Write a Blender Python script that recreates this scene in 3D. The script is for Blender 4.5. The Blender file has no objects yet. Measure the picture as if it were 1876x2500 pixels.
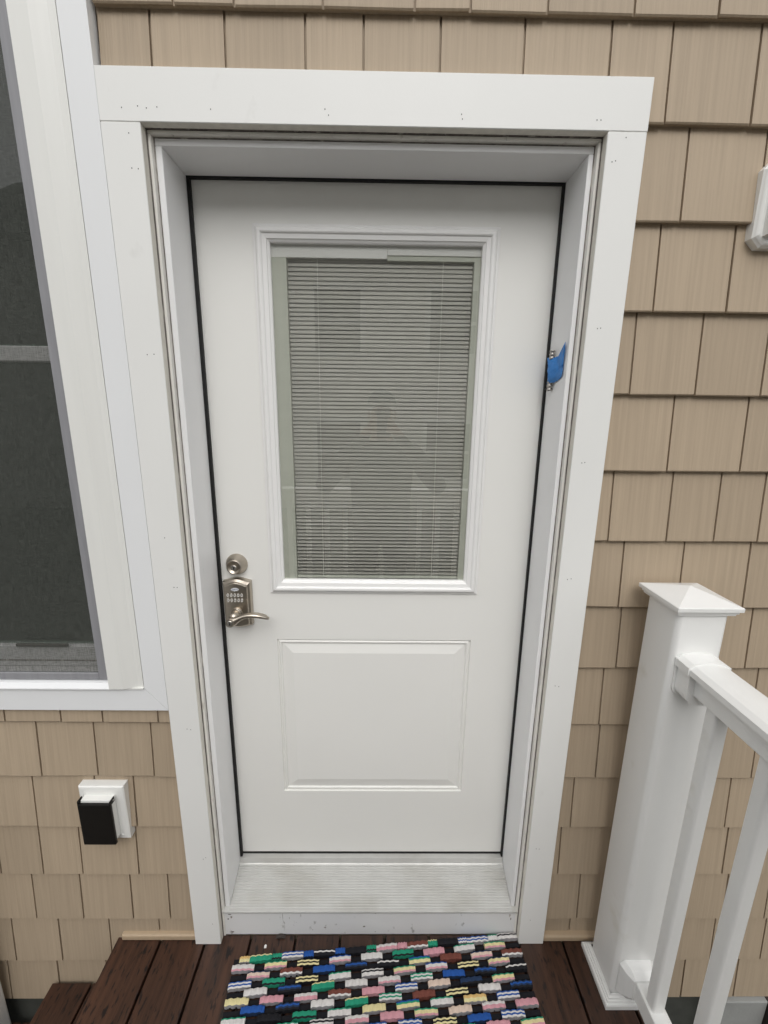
import bpy, bmesh, math, random
from mathutils import Vector, Matrix
random.seed(7)
SC = bpy.context.scene
COL = SC.collection

# ------------------------------------------------------------------ camera
CAM = Vector((0.5651, -1.01725, 1.64187))
TILT, YAW, ROLL, FPX = 0.2282915, -0.0114363, 0.012606, 1050.0
ct, st, cyw, syw = math.cos(TILT), math.sin(TILT), math.cos(YAW), math.sin(YAW)
F = Vector((-ct*syw, ct*cyw, -st)); R0 = Vector((cyw, syw, 0)); U0 = Vector((-st*syw, st*cyw, ct))
Rv = math.cos(ROLL)*R0 + math.sin(ROLL)*U0
Uv = math.cos(ROLL)*U0 - math.sin(ROLL)*R0
cd = bpy.data.cameras.new('camera'); cam = bpy.data.objects.new('camera', cd); COL.objects.link(cam)
M = Matrix((Rv, Uv, -F)).transposed().to_4x4(); M.translation = CAM
cam.matrix_world = M
cd.sensor_fit = 'VERTICAL'; cd.sensor_height = 24.0; cd.lens = FPX/2500.0*24.0
cd.clip_start = 0.02; cd.clip_end = 500
SC.camera = cam
SC.render.resolution_x = 768; SC.render.resolution_y = 1024

# ------------------------------------------------------------------ sky, sun, exposure
SUN_EL, SUN_AZ = math.radians(47), math.radians(177)     # azimuth from +Y clockwise; in front of the wall, a little right
w = bpy.data.worlds.new('World'); SC.world = w; w.use_nodes = True
nt = w.node_tree; nt.nodes.clear()
sky = nt.nodes.new('ShaderNodeTexSky'); sky.sky_type = 'NISHITA'; sky.sun_disc = False
sky.sun_elevation = SUN_EL; sky.sun_rotation = SUN_AZ; sky.air_density = 1.0; sky.dust_density = 4.0; sky.ozone_density = 1.0
hs = nt.nodes.new('ShaderNodeHueSaturation'); hs.inputs['Saturation'].default_value = 0.12   # overcast: cloud-grey sky
bg = nt.nodes.new('ShaderNodeBackground'); bg.inputs['Strength'].default_value = 0.15
wo = nt.nodes.new('ShaderNodeOutputWorld')
nt.links.new(sky.outputs[0], hs.inputs['Color']); nt.links.new(hs.outputs[0], bg.inputs['Color']); nt.links.new(bg.outputs[0], wo.inputs[0])
sl = bpy.data.lights.new('sun', 'SUN'); sl.energy = 0.6; sl.angle = math.radians(125); sl.color = (1.0, 0.985, 0.95)
so = bpy.data.objects.new('sun', sl); COL.objects.link(so)
sd = Vector((math.sin(SUN_AZ)*math.cos(SUN_EL), math.cos(SUN_AZ)*math.cos(SUN_EL), math.sin(SUN_EL)))
so.rotation_euler = sd.to_track_quat('Z', 'Y').to_euler(); so.location = (1, -4, 6)
SC.view_settings.view_transform = 'Standard'; SC.view_settings.look = 'None'; SC.view_settings.gamma = 1
SC.view_settings.use_curve_mapping = False
SC.view_settings.exposure = 0.22

# ------------------------------------------------------------------ helpers
WL = {}
def thing(name, label, cat, loc=(0, 0, 0), group=None):
    o = bpy.data.objects.new(name, None); COL.objects.link(o); o.location = loc
    o.empty_display_size = 0.05
    o['label'] = label; o['category'] = cat
    if group: o['group'] = group
    WL[o.name] = Vector(loc); return o
def obj(name, bm, mats, parent=None, smooth=False, origin=None):
    if not isinstance(mats, (list, tuple)): mats = [mats]
    bm.normal_update()
    vs = [v.co for v in bm.verts]
    lo = Vector((min(v.x for v in vs), min(v.y for v in vs), min(v.z for v in vs)))
    hi = Vector((max(v.x for v in vs), max(v.y for v in vs), max(v.z for v in vs)))
    org = Vector(origin) if origin else Vector(((lo.x+hi.x)/2, (lo.y+hi.y)/2, lo.z))
    bmesh.ops.translate(bm, verts=bm.verts, vec=-org)
    me = bpy.data.meshes.new(name); bm.to_mesh(me); bm.free()
    for m in mats: me.materials.append(m)
    if smooth:
        for p in me.polygons: p.use_smooth = True
        if smooth == 2: me.set_sharp_from_angle(angle=math.radians(35))
    o = bpy.data.objects.new(name, me); COL.objects.link(o)
    WL[o.name] = org
    if parent:
        o.parent = parent; o.location = org - WL[parent.name]
    else: o.location = org
    return o
def dup(o, loc, parent=None):
    c = o.copy(); COL.objects.link(c)
    WL[c.name] = Vector(loc); p = parent or o.parent
    c.parent = p; c.location = Vector(loc) - (WL[p.name] if p else Vector()); return c
def tag(o, label, cat, group=None):
    o['label'] = label; o['category'] = cat
    if group: o['group'] = group
    return o
def struct(o): o['kind'] = 'structure'; return o
def box(bm, x0, x1, y0, y1, z0, z1, bev=0.0, seg=1, mi=0):
    vs = [bm.verts.new(c) for c in ((x0,y0,z0),(x1,y0,z0),(x1,y1,z0),(x0,y1,z0),(x0,y0,z1),(x1,y0,z1),(x1,y1,z1),(x0,y1,z1))]
    fs = [bm.faces.new([vs[i] for i in f]) for f in ((3,2,1,0),(4,5,6,7),(0,1,5,4),(1,2,6,5),(2,3,7,6),(3,0,4,7))]
    for f in fs: f.material_index = mi
    if bev:
        es = list({e for f in fs for e in f.edges})
        bmesh.ops.bevel(bm, geom=es, offset=bev, segments=seg, affect='EDGES', profile=.5, clamp_overlap=True)
    return fs
def B(name, x0, x1, y0, y1, z0, z1, m, parent=None, bev=0.0, seg=1):
    bm = bmesh.new(); box(bm, x0, x1, y0, y1, z0, z1, bev, seg); return obj(name, bm, m, parent)
def prism(bm, poly, axis, a, b, mi=0):
    """poly = 2-D points, extruded along axis ('x','y','z') from a to b"""
    def P(p, t):
        return {'x': (t, p[0], p[1]), 'y': (p[0], t, p[1]), 'z': (p[0], p[1], t)}[axis]
    A = [bm.verts.new(P(p, a)) for p in poly]; Bv = [bm.verts.new(P(p, b)) for p in poly]
    n = len(poly); fs = []
    for i in range(n): fs.append(bm.faces.new((A[i], A[(i+1) % n], Bv[(i+1) % n], Bv[i])))
    fs.append(bm.faces.new(A[::-1])); fs.append(bm.faces.new(Bv))
    for f in fs: f.material_index = mi
    bmesh.ops.recalc_face_normals(bm, faces=fs); return fs
def rings(bm, rect, prof, mis=None, fill=True):
    """nested rectangles on a wall: rect (x0,x1,z0,z1), prof list of (inset, y); mitred corners"""
    x0, x1, z0, z1 = rect; last = None
    for k, (d, y) in enumerate(prof):
        r = [bm.verts.new(c) for c in ((x0+d,y,z0+d),(x1-d,y,z0+d),(x1-d,y,z1-d),(x0+d,y,z1-d))]
        if last:
            for i in range(4):
                f = bm.faces.new((last[i], last[(i+1) % 4], r[(i+1) % 4], r[i]))
                if mis: f.material_index = mis[k-1]
        last = r
    if fill: bm.faces.new(last)
def lathe_y(bm, cx, cz, prof, n=40, cap=True, mi=0):
    """rings about an axis along Y: prof list of (radius, y)"""
    last = None
    for r, y in prof:
        ring = [bm.verts.new((cx+r*math.cos(2*math.pi*i/n), y, cz+r*math.sin(2*math.pi*i/n))) for i in range(n)]
        if last:
            for i in range(n):
                f = bm.faces.new((last[i], last[(i+1) % n], ring[(i+1) % n], ring[i])); f.material_index = mi
        last = ring
    if cap: bm.faces.new(last).material_index = mi
    bmesh.ops.recalc_face_normals(bm, faces=bm.faces)
def sweep(bm, path, n=16):
    """path: list of (centre, halfwidth vector a, halfwidth vector b)"""
    last = None; first = None
    for c, a, b in path:
        c, a, b = Vector(c), Vector(a), Vector(b)
        ring = [bm.verts.new(c + a*math.cos(2*math.pi*i/n) + b*math.sin(2*math.pi*i/n)) for i in range(n)]
        if last:
            for i in range(n): bm.faces.new((last[i], last[(i+1) % n], ring[(i+1) % n], ring[i]))
        else: first = ring
        last = ring
    bm.faces.new(first[::-1]); bm.faces.new(last)
    bmesh.ops.recalc_face_normals(bm, faces=bm.faces)

# ------------------------------------------------------------------ materials
def mat(name, col, rough=0.5, metal=0.0, spec=0.5, var=0.0, vscale=(8, 8, 8), bump=0.0, bscale=(60, 60, 60), rnd=0.0,
        spots=None, spotscale=(20, 20, 20), spotlo=0.62, spothi=0.72, detail=4.0, bdist=0.002):
    """base colour, varied by noise (var), speckled with a second colour (spots), fine relief (bump); world-position mapped"""
    m = bpy.data.materials.new(name); m.use_nodes = True
    t = m.node_tree; N = t.nodes; L = t.links; p = N['Principled BSDF']
    p.inputs['Roughness'].default_value = rough; p.inputs['Metallic'].default_value = metal
    p.inputs['Specular IOR Level'].default_value = spec
    p.inputs['Base Color'].default_value = (*col, 1)
    if not (var or bump or spots or rnd): return m
    geo = N.new('ShaderNodeNewGeometry'); oi = N.new('ShaderNodeObjectInfo')
    def noise(scale, det=detail, off=True):
        mp = N.new('ShaderNodeMapping'); mp.inputs['Scale'].default_value = scale
        L.new(geo.outputs['Position'], mp.inputs['Vector'])
        if off:
            cb = N.new('ShaderNodeCombineXYZ'); mu = N.new('ShaderNodeMath'); mu.operation = 'MULTIPLY'; mu.inputs[1].default_value = 37.0
            L.new(oi.outputs['Random'], mu.inputs[0])
            for k in range(3): L.new(mu.outputs[0], cb.inputs[k])
            L.new(cb.outputs[0], mp.inputs['Location'])
        n = N.new('ShaderNodeTexNoise'); n.inputs['Scale'].default_value = 1.0; n.inputs['Detail'].default_value = det
        L.new(mp.outputs[0], n.inputs['Vector']); return n
    cur = None
    if var or rnd:
        n = noise(vscale)
        mr = N.new('ShaderNodeMapRange'); mr.inputs[1].default_value = 0.25; mr.inputs[2].default_value = 0.75
        mr.inputs[3].default_value = 1-var; mr.inputs[4].default_value = 1+var
        L.new(n.outputs[0], mr.inputs[0]); val = mr.outputs[0]
        if rnd:
            m2 = N.new('ShaderNodeMapRange'); m2.inputs[3].default_value = 1-rnd; m2.inputs[4].default_value = 1+rnd
            L.new(oi.outputs['Random'], m2.inputs[0])
            mm = N.new('ShaderNodeMath'); mm.operation = 'MULTIPLY'; L.new(val, mm.inputs[0]); L.new(m2.outputs[0], mm.inputs[1]); val = mm.outputs[0]
        vm = N.new('ShaderNodeVectorMath'); vm.operation = 'SCALE'; vm.inputs[0].default_value = col; L.new(val, vm.inputs['Scale'])
        cur = vm.outputs[0]
    if spots:
        n = noise(spotscale, 6.0)
        mr = N.new('ShaderNodeMapRange'); mr.inputs[1].default_value = spotlo; mr.inputs[2].default_value = spothi
        L.new(n.outputs[0], mr.inputs[0])
        mx = N.new('ShaderNodeMix'); mx.data_type = 'RGBA'; L.new(mr.outputs[0], mx.inputs[0])
        if cur: L.new(cur, mx.inputs[6])
        else: mx.inputs[6].default_value = (*col, 1)
        mx.inputs[7].default_value = (*spots, 1); cur = mx.outputs[2]
    if cur: L.new(cur, p.inputs['Base Color'])
    if bump:
        n = noise(bscale, 5.0)
        b = N.new('ShaderNodeBump'); b.inputs['Strength'].default_value = bump; b.inputs['Distance'].default_value = bdist
        L.new(n.outputs[0], b.inputs['Height']); L.new(b.outputs[0], p.inputs['Normal'])
    return m
m_pvc = mat('pvc_trim', (.80, .80, .775), .42, var=.015, vscale=(5, 5, 3), bump=.05, bscale=(220, 220, 220), spots=(.62, .61, .58), spotscale=(14, 14, 9), spotlo=.66, spothi=.9)
m_vinyl = mat('window_vinyl', (.79, .80, .805), .36, var=.012, vscale=(9, 9, 4))
m_vinylwarm = mat('window_vinyl_warm', (.77, .77, .735), .38, var=.02, vscale=(40, 40, 3))
m_rail = mat('railing_vinyl', (.80, .80, .78), .36, var=.02, vscale=(10, 10, 5), spots=(.60, .58, .50), spotscale=(9, 9, 9), spotlo=.66, spothi=.95)
m_edge = mat('aged_cut_edge', (.72, .69, .62), .6, var=.10, vscale=(60, 60, 12))
m_strip = mat('moulding_vinyl', (.80, .78, .73), .5, var=.06, vscale=(30, 30, 6), spots=(.42, .38, .33), spotscale=(70, 70, 14), spotlo=.62, spothi=.78)
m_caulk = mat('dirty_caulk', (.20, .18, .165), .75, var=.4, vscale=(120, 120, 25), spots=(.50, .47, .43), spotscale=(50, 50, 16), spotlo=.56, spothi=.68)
m_jamb = mat('jamb_paint', (.84, .84, .84), .40, var=.012, vscale=(6, 6, 3), spots=(.6, .6, .6), spotscale=(25, 25, 8), spotlo=.7, spothi=.9)
m_door = mat('door_paint', (.815, .81, .775), .45, var=.01, vscale=(4, 4, 4), bump=.04, bscale=(160, 160, 160))
m_doorframe = mat('glazing_frame_plastic', (.82, .815, .80), .38, var=.01)
m_black = mat('black_gasket', (.006, .006, .006), .65)
m_dark = mat('dark_void', (.012, .012, .011), .8)
m_siding = mat('siding_vinyl', (.40, .318, .228), .55, spec=.3, var=.085, vscale=(150, 20, 3.0), rnd=.05, bump=.55, bscale=(260, 30, 5), bdist=.0018)
m_backing = mat('siding_keyway', (.30, .245, .18), .7)
m_tantrim = mat('tan_trim', (.44, .335, .225), .5, var=.05)
m_plank = mat('composite_plank', (.050, .0215, .0118), .45, var=.5, vscale=(70, 4, 4), rnd=.14, bump=.45, bscale=(190, 8, 8), spots=(.008, .0045, .0035), spotscale=(110, 30, 20), spotlo=.56, spothi=.66, bdist=.002)
m_alu = mat('ribbed_aluminium', (.575, .572, .55), .42, metal=.3, var=.04, vscale=(30, 30, 30), spots=(.43, .415, .375), spotscale=(5, 8, 8), spotlo=.50, spothi=.80, bump=.1, bscale=(60, 300, 300))
m_sill = mat('painted_sill', (.74, .74, .74), .45, var=.03, vscale=(6, 6, 6), spots=(.24, .23, .21), spotscale=(34, 34, 22), spotlo=.63, spothi=.72)
m_nickel = mat('satin_nickel', (.47, .42, .355), .30, metal=1.0, var=.03, vscale=(60, 60, 60))
m_nickel2 = mat('bright_nickel', (.66, .64, .60), .25, metal=1.0)
m_key = mat('key_button', (.60, .58, .54), .4)
m_ink = mat('black_ink', (.01, .01, .012), .6)
m_logo = mat('logo_plate', (.62, .64, .68), .35)
m_blueink = mat('logo_ink', (.012, .02, .06), .5)
m_slat = mat('blind_slat', (.41, .40, .365), .5, rnd=.03, var=.01)
m_spacer = mat('blind_spacer', (.56, .575, .51), .5, var=.03, vscale=(8, 8, 30))
m_cord = mat('blind_cord', (.62, .62, .58), .8)
m_scrframe = mat('screen_frame', (.27, .27, .285), .5, metal=.0, var=.10, vscale=(90, 90, 8))
m_sash = mat('window_sash', (.55, .54, .53), .5)
m_tape = mat('blue_tape', (.028, .20, .56), .5, var=.15, vscale=(60, 60, 60), bump=.4, bscale=(120, 120, 120), bdist=.004)
m_steel = mat('dull_steel', (.42, .40, .37), .4, metal=.8, var=.3, vscale=(200, 200, 200))
m_rust = mat('rusty_plate', (.22, .09, .05), .7, var=.4, vscale=(150, 150, 150))
m_boxwhite = mat('block_plastic', (.80, .80, .77), .35)
m_boxblack = mat('bronze_cover', (.007, .006, .005), .42, spec=.3, var=.2, vscale=(50, 50, 50))
m_conc = mat('concrete', (.28, .285, .275), .85, var=.22, vscale=(6, 6, 6), bump=.3, bscale=(80, 80, 80), bdist=.004)
m_concdark = mat('dark_foundation', (.055, .058, .050), .85, var=.25, vscale=(14, 14, 14), bump=.3, bscale=(90, 90, 90))  # dark grey tone with random variation over the whole foundation
m_brownpost = mat('brown_stain', (.045, .033, .028), .7, var=.2)
m_ground = mat('ground_pavers', (.13, .125, .11), .95, var=.4, vscale=(2, 2, 2), bump=.5, bscale=(20, 20, 20), bdist=.02)
m_room = mat('room_paint', (.32, .30, .27), .8, var=.1, vscale=(2, 2, 2))
m_downspout = mat('downspout_white', (.74, .75, .72), .35)
m_nwall = mat('neighbour_siding', (.76, .74, .68), .7, var=.05)
m_nroof = mat('neighbour_roof', (.07, .068, .065), .9, var=.2)
m_nglass = mat('neighbour_glass', (.02, .022, .024), .08)
m_chip = mat('paint_chip', (.82, .81, .78), .5)

def arch_glass(name, tint=(.982, .986, .975), boost=1.0):
    m = bpy.data.materials.new(name); m.use_nodes = True; t = m.node_tree; N = t.nodes; N.clear()
    o = N.new('ShaderNodeOutputMaterial'); tr = N.new('ShaderNodeBsdfTransparent'); tr.inputs[0].default_value = (*tint, 1)
    gl = N.new('ShaderNodeBsdfGlossy'); gl.inputs['Roughness'].default_value = .012
    fr = N.new('ShaderNodeFresnel'); fr.inputs[0].default_value = 1.52
    mu = N.new('ShaderNodeMath'); mu.operation = 'MULTIPLY'; mu.inputs[1].default_value = boost
    mx = N.new('ShaderNodeMixShader'); ge = N.new('ShaderNodeNewGeometry'); iv = N.new('ShaderNodeMath'); iv.operation = 'SUBTRACT'; iv.inputs[0].default_value = 1.0
    m3 = N.new('ShaderNodeMath'); m3.operation = 'MULTIPLY'; t.links.new(ge.outputs['Backfacing'], iv.inputs[1])   # one reflection per pane: the front face
    t.links.new(fr.outputs[0], mu.inputs[0]); t.links.new(mu.outputs[0], m3.inputs[0]); t.links.new(iv.outputs[0], m3.inputs[1]); t.links.new(m3.outputs[0], mx.inputs[0]); t.links.new(tr.outputs[0], mx.inputs[1]); t.links.new(gl.outputs[0], mx.inputs[2]); t.links.new(mx.outputs[0], o.inputs[0])
    return m
m_glass = arch_glass('clear_glass', boost=4.2)          # double-glazed unit: two panes of reflection
m_winglass = arch_glass('window_glass', (.62, .70, .65), 3.0)
def screen_mat():
    m = bpy.data.materials.new('insect_mesh'); m.use_nodes = True; t = m.node_tree; N = t.nodes; N.clear(); L = t.links
    o = N.new('ShaderNodeOutputMaterial'); tr = N.new('ShaderNodeBsdfTransparent'); df = N.new('ShaderNodeBsdfDiffuse'); df.inputs[0].default_value = (.105, .112, .10, 1)
    geo = N.new('ShaderNodeNewGeometry'); mp = N.new('ShaderNodeMapping'); mp.inputs['Scale'].default_value = (60, 60, 500)
    mp2 = N.new('ShaderNodeMapping'); mp2.inputs['Scale'].default_value = (500, 60, 40)
    n = N.new('ShaderNodeTexNoise'); n.inputs['Scale'].default_value = 1; n2 = N.new('ShaderNodeTexNoise'); n2.inputs['Scale'].default_value = 1
    L.new(geo.outputs['Position'], mp.inputs[0]); L.new(mp.outputs[0], n.inputs[0]); L.new(geo.outputs['Position'], mp2.inputs[0]); L.new(mp2.outputs[0], n2.inputs[0])
    ad = N.new('ShaderNodeMath'); ad.operation = 'ADD'; L.new(n.outputs[0], ad.inputs[0]); L.new(n2.outputs[0], ad.inputs[1])
    mr = N.new('ShaderNodeMapRange'); mr.inputs[1].default_value = .6; mr.inputs[2].default_value = 1.4; mr.inputs[3].default_value = .25; mr.inputs[4].default_value = .75
    L.new(ad.outputs[0], mr.inputs[0])
    mx = N.new('ShaderNodeMixShader'); L.new(mr.outputs[0], mx.inputs[0]); L.new(tr.outputs[0], mx.inputs[1]); L.new(df.outputs[0], mx.inputs[2]); L.new(mx.outputs[0], o.inputs[0])
    return m
m_screen = screen_mat()

# ------------------------------------------------------------------ setting
bm = bmesh.new(); box(bm, -60, 60, -60, 40, -1.0, -.80); struct(obj('ground', bm, m_ground))
bm = bmesh.new(); box(bm, -1.6, 3.0, .034, .25, -.80, -.262); struct(obj('foundation', bm, m_concdark))
bm = bmesh.new()   # dim room behind the window
for a in ((-1.35, .0, 2.2, 2.25, .2, 2.9), (-1.40, -1.35, .12, 2.25, .2, 2.9), (.0, .05, .21, 2.25, .2, 2.9), (-1.4, .05, .12, 2.25, .15, .2), (-1.4, .05, .12, 2.25, 2.9, 2.95)): box(bm, *a)
struct(obj('room_interior', bm, m_room))
bm = bmesh.new(); box(bm, .055, 1.30, .2055, .26, -.20, 2.60); struct(obj('hall_light_block', bm, m_dark))     # dark slab added behind the closed door to block light leaks

# ------------------------------------------------------------------ shingle wall
wall = thing('shingle_wall', 'tan cedar-look shingle siding wall of the house around the door', 'wall', (.55, .03, -.26))
bm = bmesh.new()
for a in ((-1.6, -.06, .0335, .0475, -.26, .86), (-.06, .078, .0335, .0475, -.26, 2.9), (.078, 1.022, .0335, .0475, 2.204, 2.9), (.078, 1.022, .0335, .0475, -.26, -.03),
          (1.022, 3.0, .0335, .0475, -.26, 2.9), (-1.6, -.06, .0335, .0475, 2.60, 2.9), (-1.6, -1.0, .0335, .0475, .86, 2.60)): box(bm, *a)
obj('wall_backing', bm, m_backing, wall)
ZC = lambda n: -.2605 if n == -4 else .4425 + .178*n
JOINTS = {11: [.159, .276, .447, .624, .732, .882, 1.051, 1.216], 10: [.106, .252, .41, .525, .677, .844, 1.017, 1.139, 1.316],
 9: [1.201, 1.366], 8: [1.17, 1.334], 7: [1.143, 1.296, 1.45], 6: [1.259, 1.437], 5: [1.286, 1.406], 4: [1.189, 1.344, 1.515], 3: [1.207, 1.37, 1.558],
 2: [-.457, -.304, -.19, -.038, 1.183, 1.33, 1.47, 1.61], 1: [-.386, -.227, -.068, 1.195, 1.34, 1.50], 0: [-.427, -.249, -.137, 1.142, 1.28, 1.44, 1.605],
 -1: [-.44, -.321, -.152, 1.123, 1.29, 1.45], -2: [-.49, -.344, -.19, -.075, 1.202, 1.36, 1.52], -3: [-.584, -.437, -.278, -.12, 1.189, 1.34, 1.50, 1.66, 1.826],
 -4: [-.628, -.468, -.31, -.15, 1.25, 1.42, 1.592, 1.77]}
rs = random.Random(11)
def shingle(x0, x1, z0, z1, zref, gl=.0024, gr=.0024):
    """tapered board: thick butt at the bottom, thin top tucked under the next course"""
    x0 += gl; x1 -= gr
    if x1-x0 < .012: return
    yb = lambda z: .012 + (z-zref)/.183*.0145
    dz = rs.uniform(-.0012, .0012) if z0 == zref else 0
    dy = rs.uniform(-.0008, .0008)
    bm = bmesh.new(); zl = z0+dz
    c = .0022
    poly = [(yb(z0)+dy+c, zl), (yb(z0)+dy, zl+c*1.3), (yb(z1)+dy*.5, z1), (yb(z1)+.0045, z1), (yb(z0)+.006, zl+.001)]
    fs = prism(bm, poly, 'x', x0, x1)
    tw = rs.uniform(-.0012, .0012)
    for v in bm.verts:
        if v.co.z < z0+.01 and v.co.x > (x0+x1)/2: v.co.z += tw if z0 == zref else 0
    obj('shingle', bm, m_siding, wall)
XL, XR = -.95, 2.15
def course(n, a, b, zclip=None, ztop=None):
    js = sorted(JOINTS.get(n, []))
    while js and js[-1] < XR-.19: js.append(js[-1]+rs.uniform(.11, .185))
    while js and js[0] > XL+.19: js.insert(0, js[0]-rs.uniform(.12, .18))
    if not js:
        x = XL+rs.uniform(0, .12)
        while x < XR: js.append(x); x += rs.uniform(.11, .19)
    out = [a]
    for j in js:
        if a+.012 < j < b-.012:
            out.append(j)
    out.append(b)
    fin = [out[0]]
    for j in out[1:]:
        while j-fin[-1] > .235: fin.append(fin[-1]+rs.uniform(.13, .17))
        fin.append(j)
    z0 = ZC(n); zt = (ztop or z0+.181) if n != -4 else ZC(-3)+.004; zb_ = (zclip or z0)+.0018; yb = lambda z: .012 + (z-z0)/.183*.0145
    bm = bmesh.new(); prism(bm, [(yb(zb_)+.0066, zb_), (yb(zt)+.0052, zt), (.0333, zt), (.0333, zb_)], 'x', a+.001, b-.001); obj('siding_panel', bm, m_siding, wall)
    for p, q_ in zip(fin, fin[1:]): shingle(p, q_, zclip or z0, (ztop or z0+.183) if n != -4 else ZC(-3)+.005, z0, 0 if n == 10 and abs(p-1.1015) < 1e-6 else .0024, 0 if n == 10 and abs(q_-1.1015) < 1e-6 else .0024)
for n in range(-4, 2): course(n, XL, -.001)
course(2, XL, -.001, ztop=.8455)
for n in range(-4, 10): course(n, 1.1015, XR)
course(10, 1.1015, XR); course(10, .003, 1.1015, 2.2965)
course(11, .003, XR); course(12, .003, XR)
B('base_trim', -.237, .0, .008, .033, .001, .024, m_tantrim, wall, .006, 3)
B('base_trim', 1.1005, 1.40, .004, .033, .001, .024, m_tantrim, wall, .006, 3)

# ------------------------------------------------------------------ deck, steps
PIT, GX = .1421, -.1145
deck = thing('deck', 'dark brown composite decking of the landing', 'deck', (.55, -.5, -.03)); struct(deck); del deck['category']
edges = [-.2565] + [GX+PIT*k for k in range(0, 11)] + [1.392]
for a, b in zip(edges, edges[1:]):
    if b-a < .03: continue
    ye = .0235 if not (b > .0 and a < 1.1) else .0255
    B('plank', a+.0035, b-.0035, -1.75, ye, -.026, 0, m_plank, deck, .0025, 2)
B('joist_beam', -.235, 1.37, -1.7, .02, -.16, -.0265, m_brownpost, deck)
stairs = thing('stairs', 'dark brown composite steps going down beside the landing', 'stairs', (-.5, -.5, -.80)); struct(stairs); del stairs['category']
for k, (zt, xn) in enumerate(((-.180, -.482), (-.360, -.74), (-.540, -1.0))):
    x1 = xn+.255
    B('plank', xn, xn+.125, -1.2, .008, zt-.026, zt, m_plank, stairs, .0025, 2)
    B('plank', xn+.131, x1, -1.2, .008, zt-.026, zt, m_plank, stairs, .0025, 2)
    B('riser', x1-.004, x1+.012, -1.19, .006, zt, zt+.15, m_brownpost, stairs)
B('stringer', -1.0, -.24, -.05, -.012, -.80, -.57, m_brownpost, stairs)
B('stringer', -1.0, -.24, -1.19, -1.15, -.80, -.57, m_brownpost, stairs)

# ------------------------------------------------------------------ door frame
fr = thing('door_frame', 'white flat board door surround with stained caulk lines and aluminium threshold', 'door frame', (.55, .03, 0))
LEG, W, H, HH = .0795, 1.10, 2.2008, .0928
def casing(name, x0, x1, z0, z1, inner):
    bm = bmesh.new(); fs = box(bm, x0, x1, 0, .0205, z0, z1, .0012, 1)
    for f in bm.faces:
        n_ = f.normal; f.normal_update(); n_ = f.normal
        if inner and n_.dot(Vector(inner)) > .95: f.material_index = 1
    return obj(name, bm, [m_pvc, m_edge], fr)
cl = casing('side_casing', 0, LEG, 0, H-.0002, (1, 0, 0)); cr = casing('side_casing', W-LEG, W, 0, H-.0002, (-1, 0, 0))
ch = casing('head_casing', -.0004, W+.001, H+.0002, H+HH, (0, 0, -1))
def hole(x, z, par, r=.0013):
    bm = bmesh.new()
    ring = [bm.verts.new((x+r*.8*math.cos(i*math.pi/4), -.0004, z+r*math.sin(i*math.pi/4))) for i in range(8)]
    bm.faces.new(ring); bm.normal_update()
    if bm.faces[:][0].normal.y > 0: bmesh.ops.reverse_faces(bm, faces=bm.faces[:])
    obj('nail_hole', bm, m_ink, par)
NH = {'h': [(.046, 2.224), (.078, 2.227), (.095, 2.224), (.116, 2.226), (.222, 2.224), (.449, 2.228), (.456, 2.218), (.722, 2.224), (.724, 2.216), (.995, 2.219), (1.003, 2.219)],
      'l': [(.055, 2.181), (.054, 2.120), (.067, 2.119), (.045, 1.760), (.060, 1.761), (.040, 1.335), (.050, 1.205), (.058, 1.205), (.045, .79), (.055, .788), (.052, .34), (.060, .345), (.060, .085)],
      'r': [(1.058, 2.19), (1.035, 2.147), (1.042, 2.149), (1.045, 1.828), (1.052, 1.829), (1.045, 1.53), (1.052, 1.531), (1.043, 1.235), (1.052, 1.237), (1.043, .93), (1.053, .928), (1.043, .38), (1.052, .379), (1.05, .10)]}
for k, par in (('h', ch), ('l', cl), ('r', cr)):
    for x, z in NH[k]: hole(x, z, par)
JL, JR, JT = .103, 1.000, 2.177
def three(name, i0, i1, y0, y1, m, zb=.10, bev=.0008):
    """left upright, right upright and head of one stepped layer; i0/i1 = insets from the casing's inner edge"""
    xl, xr, zt = LEG, W-LEG, H
    B(name, xl+i0, xl+i1, y0, y1, zb, zt-i1, m, fr, bev); B(name, xr-i1, xr-i0, y0, y1, zb, zt-i1, m, fr, bev)
    B(name, xl+i0, xr-i0, y0, y1, zt-i1+.0002, zt-i0, m, fr, bev)
three('inner_moulding', .0012, .0075, .0225, .046, m_strip, .0, .0012)
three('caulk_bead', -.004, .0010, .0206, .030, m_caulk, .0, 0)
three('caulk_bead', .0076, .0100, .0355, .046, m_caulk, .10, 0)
B('jamb', LEG+.0101, JL, .034, .150, .10, JT, m_jamb, fr, .0010); B('jamb', JR, W-LEG-.0101, .034, .150, .10, JT, m_jamb, fr, .0010)
B('head_jamb', LEG+.0101, W-LEG-.0101, .034, .150, JT+.0003, H-.0101, m_jamb, fr, .0010)
B('weather_strip', JL-.01, .1107, .1502, .1595, .10, JT+.01, m_black, fr, .0006); B('weather_strip', .9948, JR+.01, .1502, .1595, .10, JT+.01, m_black, fr, .0006)
B('weather_strip', .1104, .9952, .1505, .1595, 2.1732, JT+.01, m_black, fr, .0006)
B('sill_board', .0861, 1.0139, .0262, .052, .0005, .0955, m_sill, fr, .001)
bm = bmesh.new()   # ribbed sloping threshold
pts = [(.0205, .097), (.0195, .1025), (.0215, .1050)]
n = 17; y0, z0, y1, z1 = .026, .1065, .136, .1440
for i in range(n):
    for fq, dz in ((.0, -.0011), (.22, .0007), (.72, .0007), (.94, -.0011)):
        tt = (i+fq)/n; pts.append((y0+(y1-y0)*tt, z0+(z1-z0)*tt+dz))
pts += [(.139, .1455), (.146, .158), (.160, .160), (.160, .097)]
prism(bm, pts, 'x', JL+.0005, JR-.0005)
obj('threshold', bm, m_alu, fr)
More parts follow.
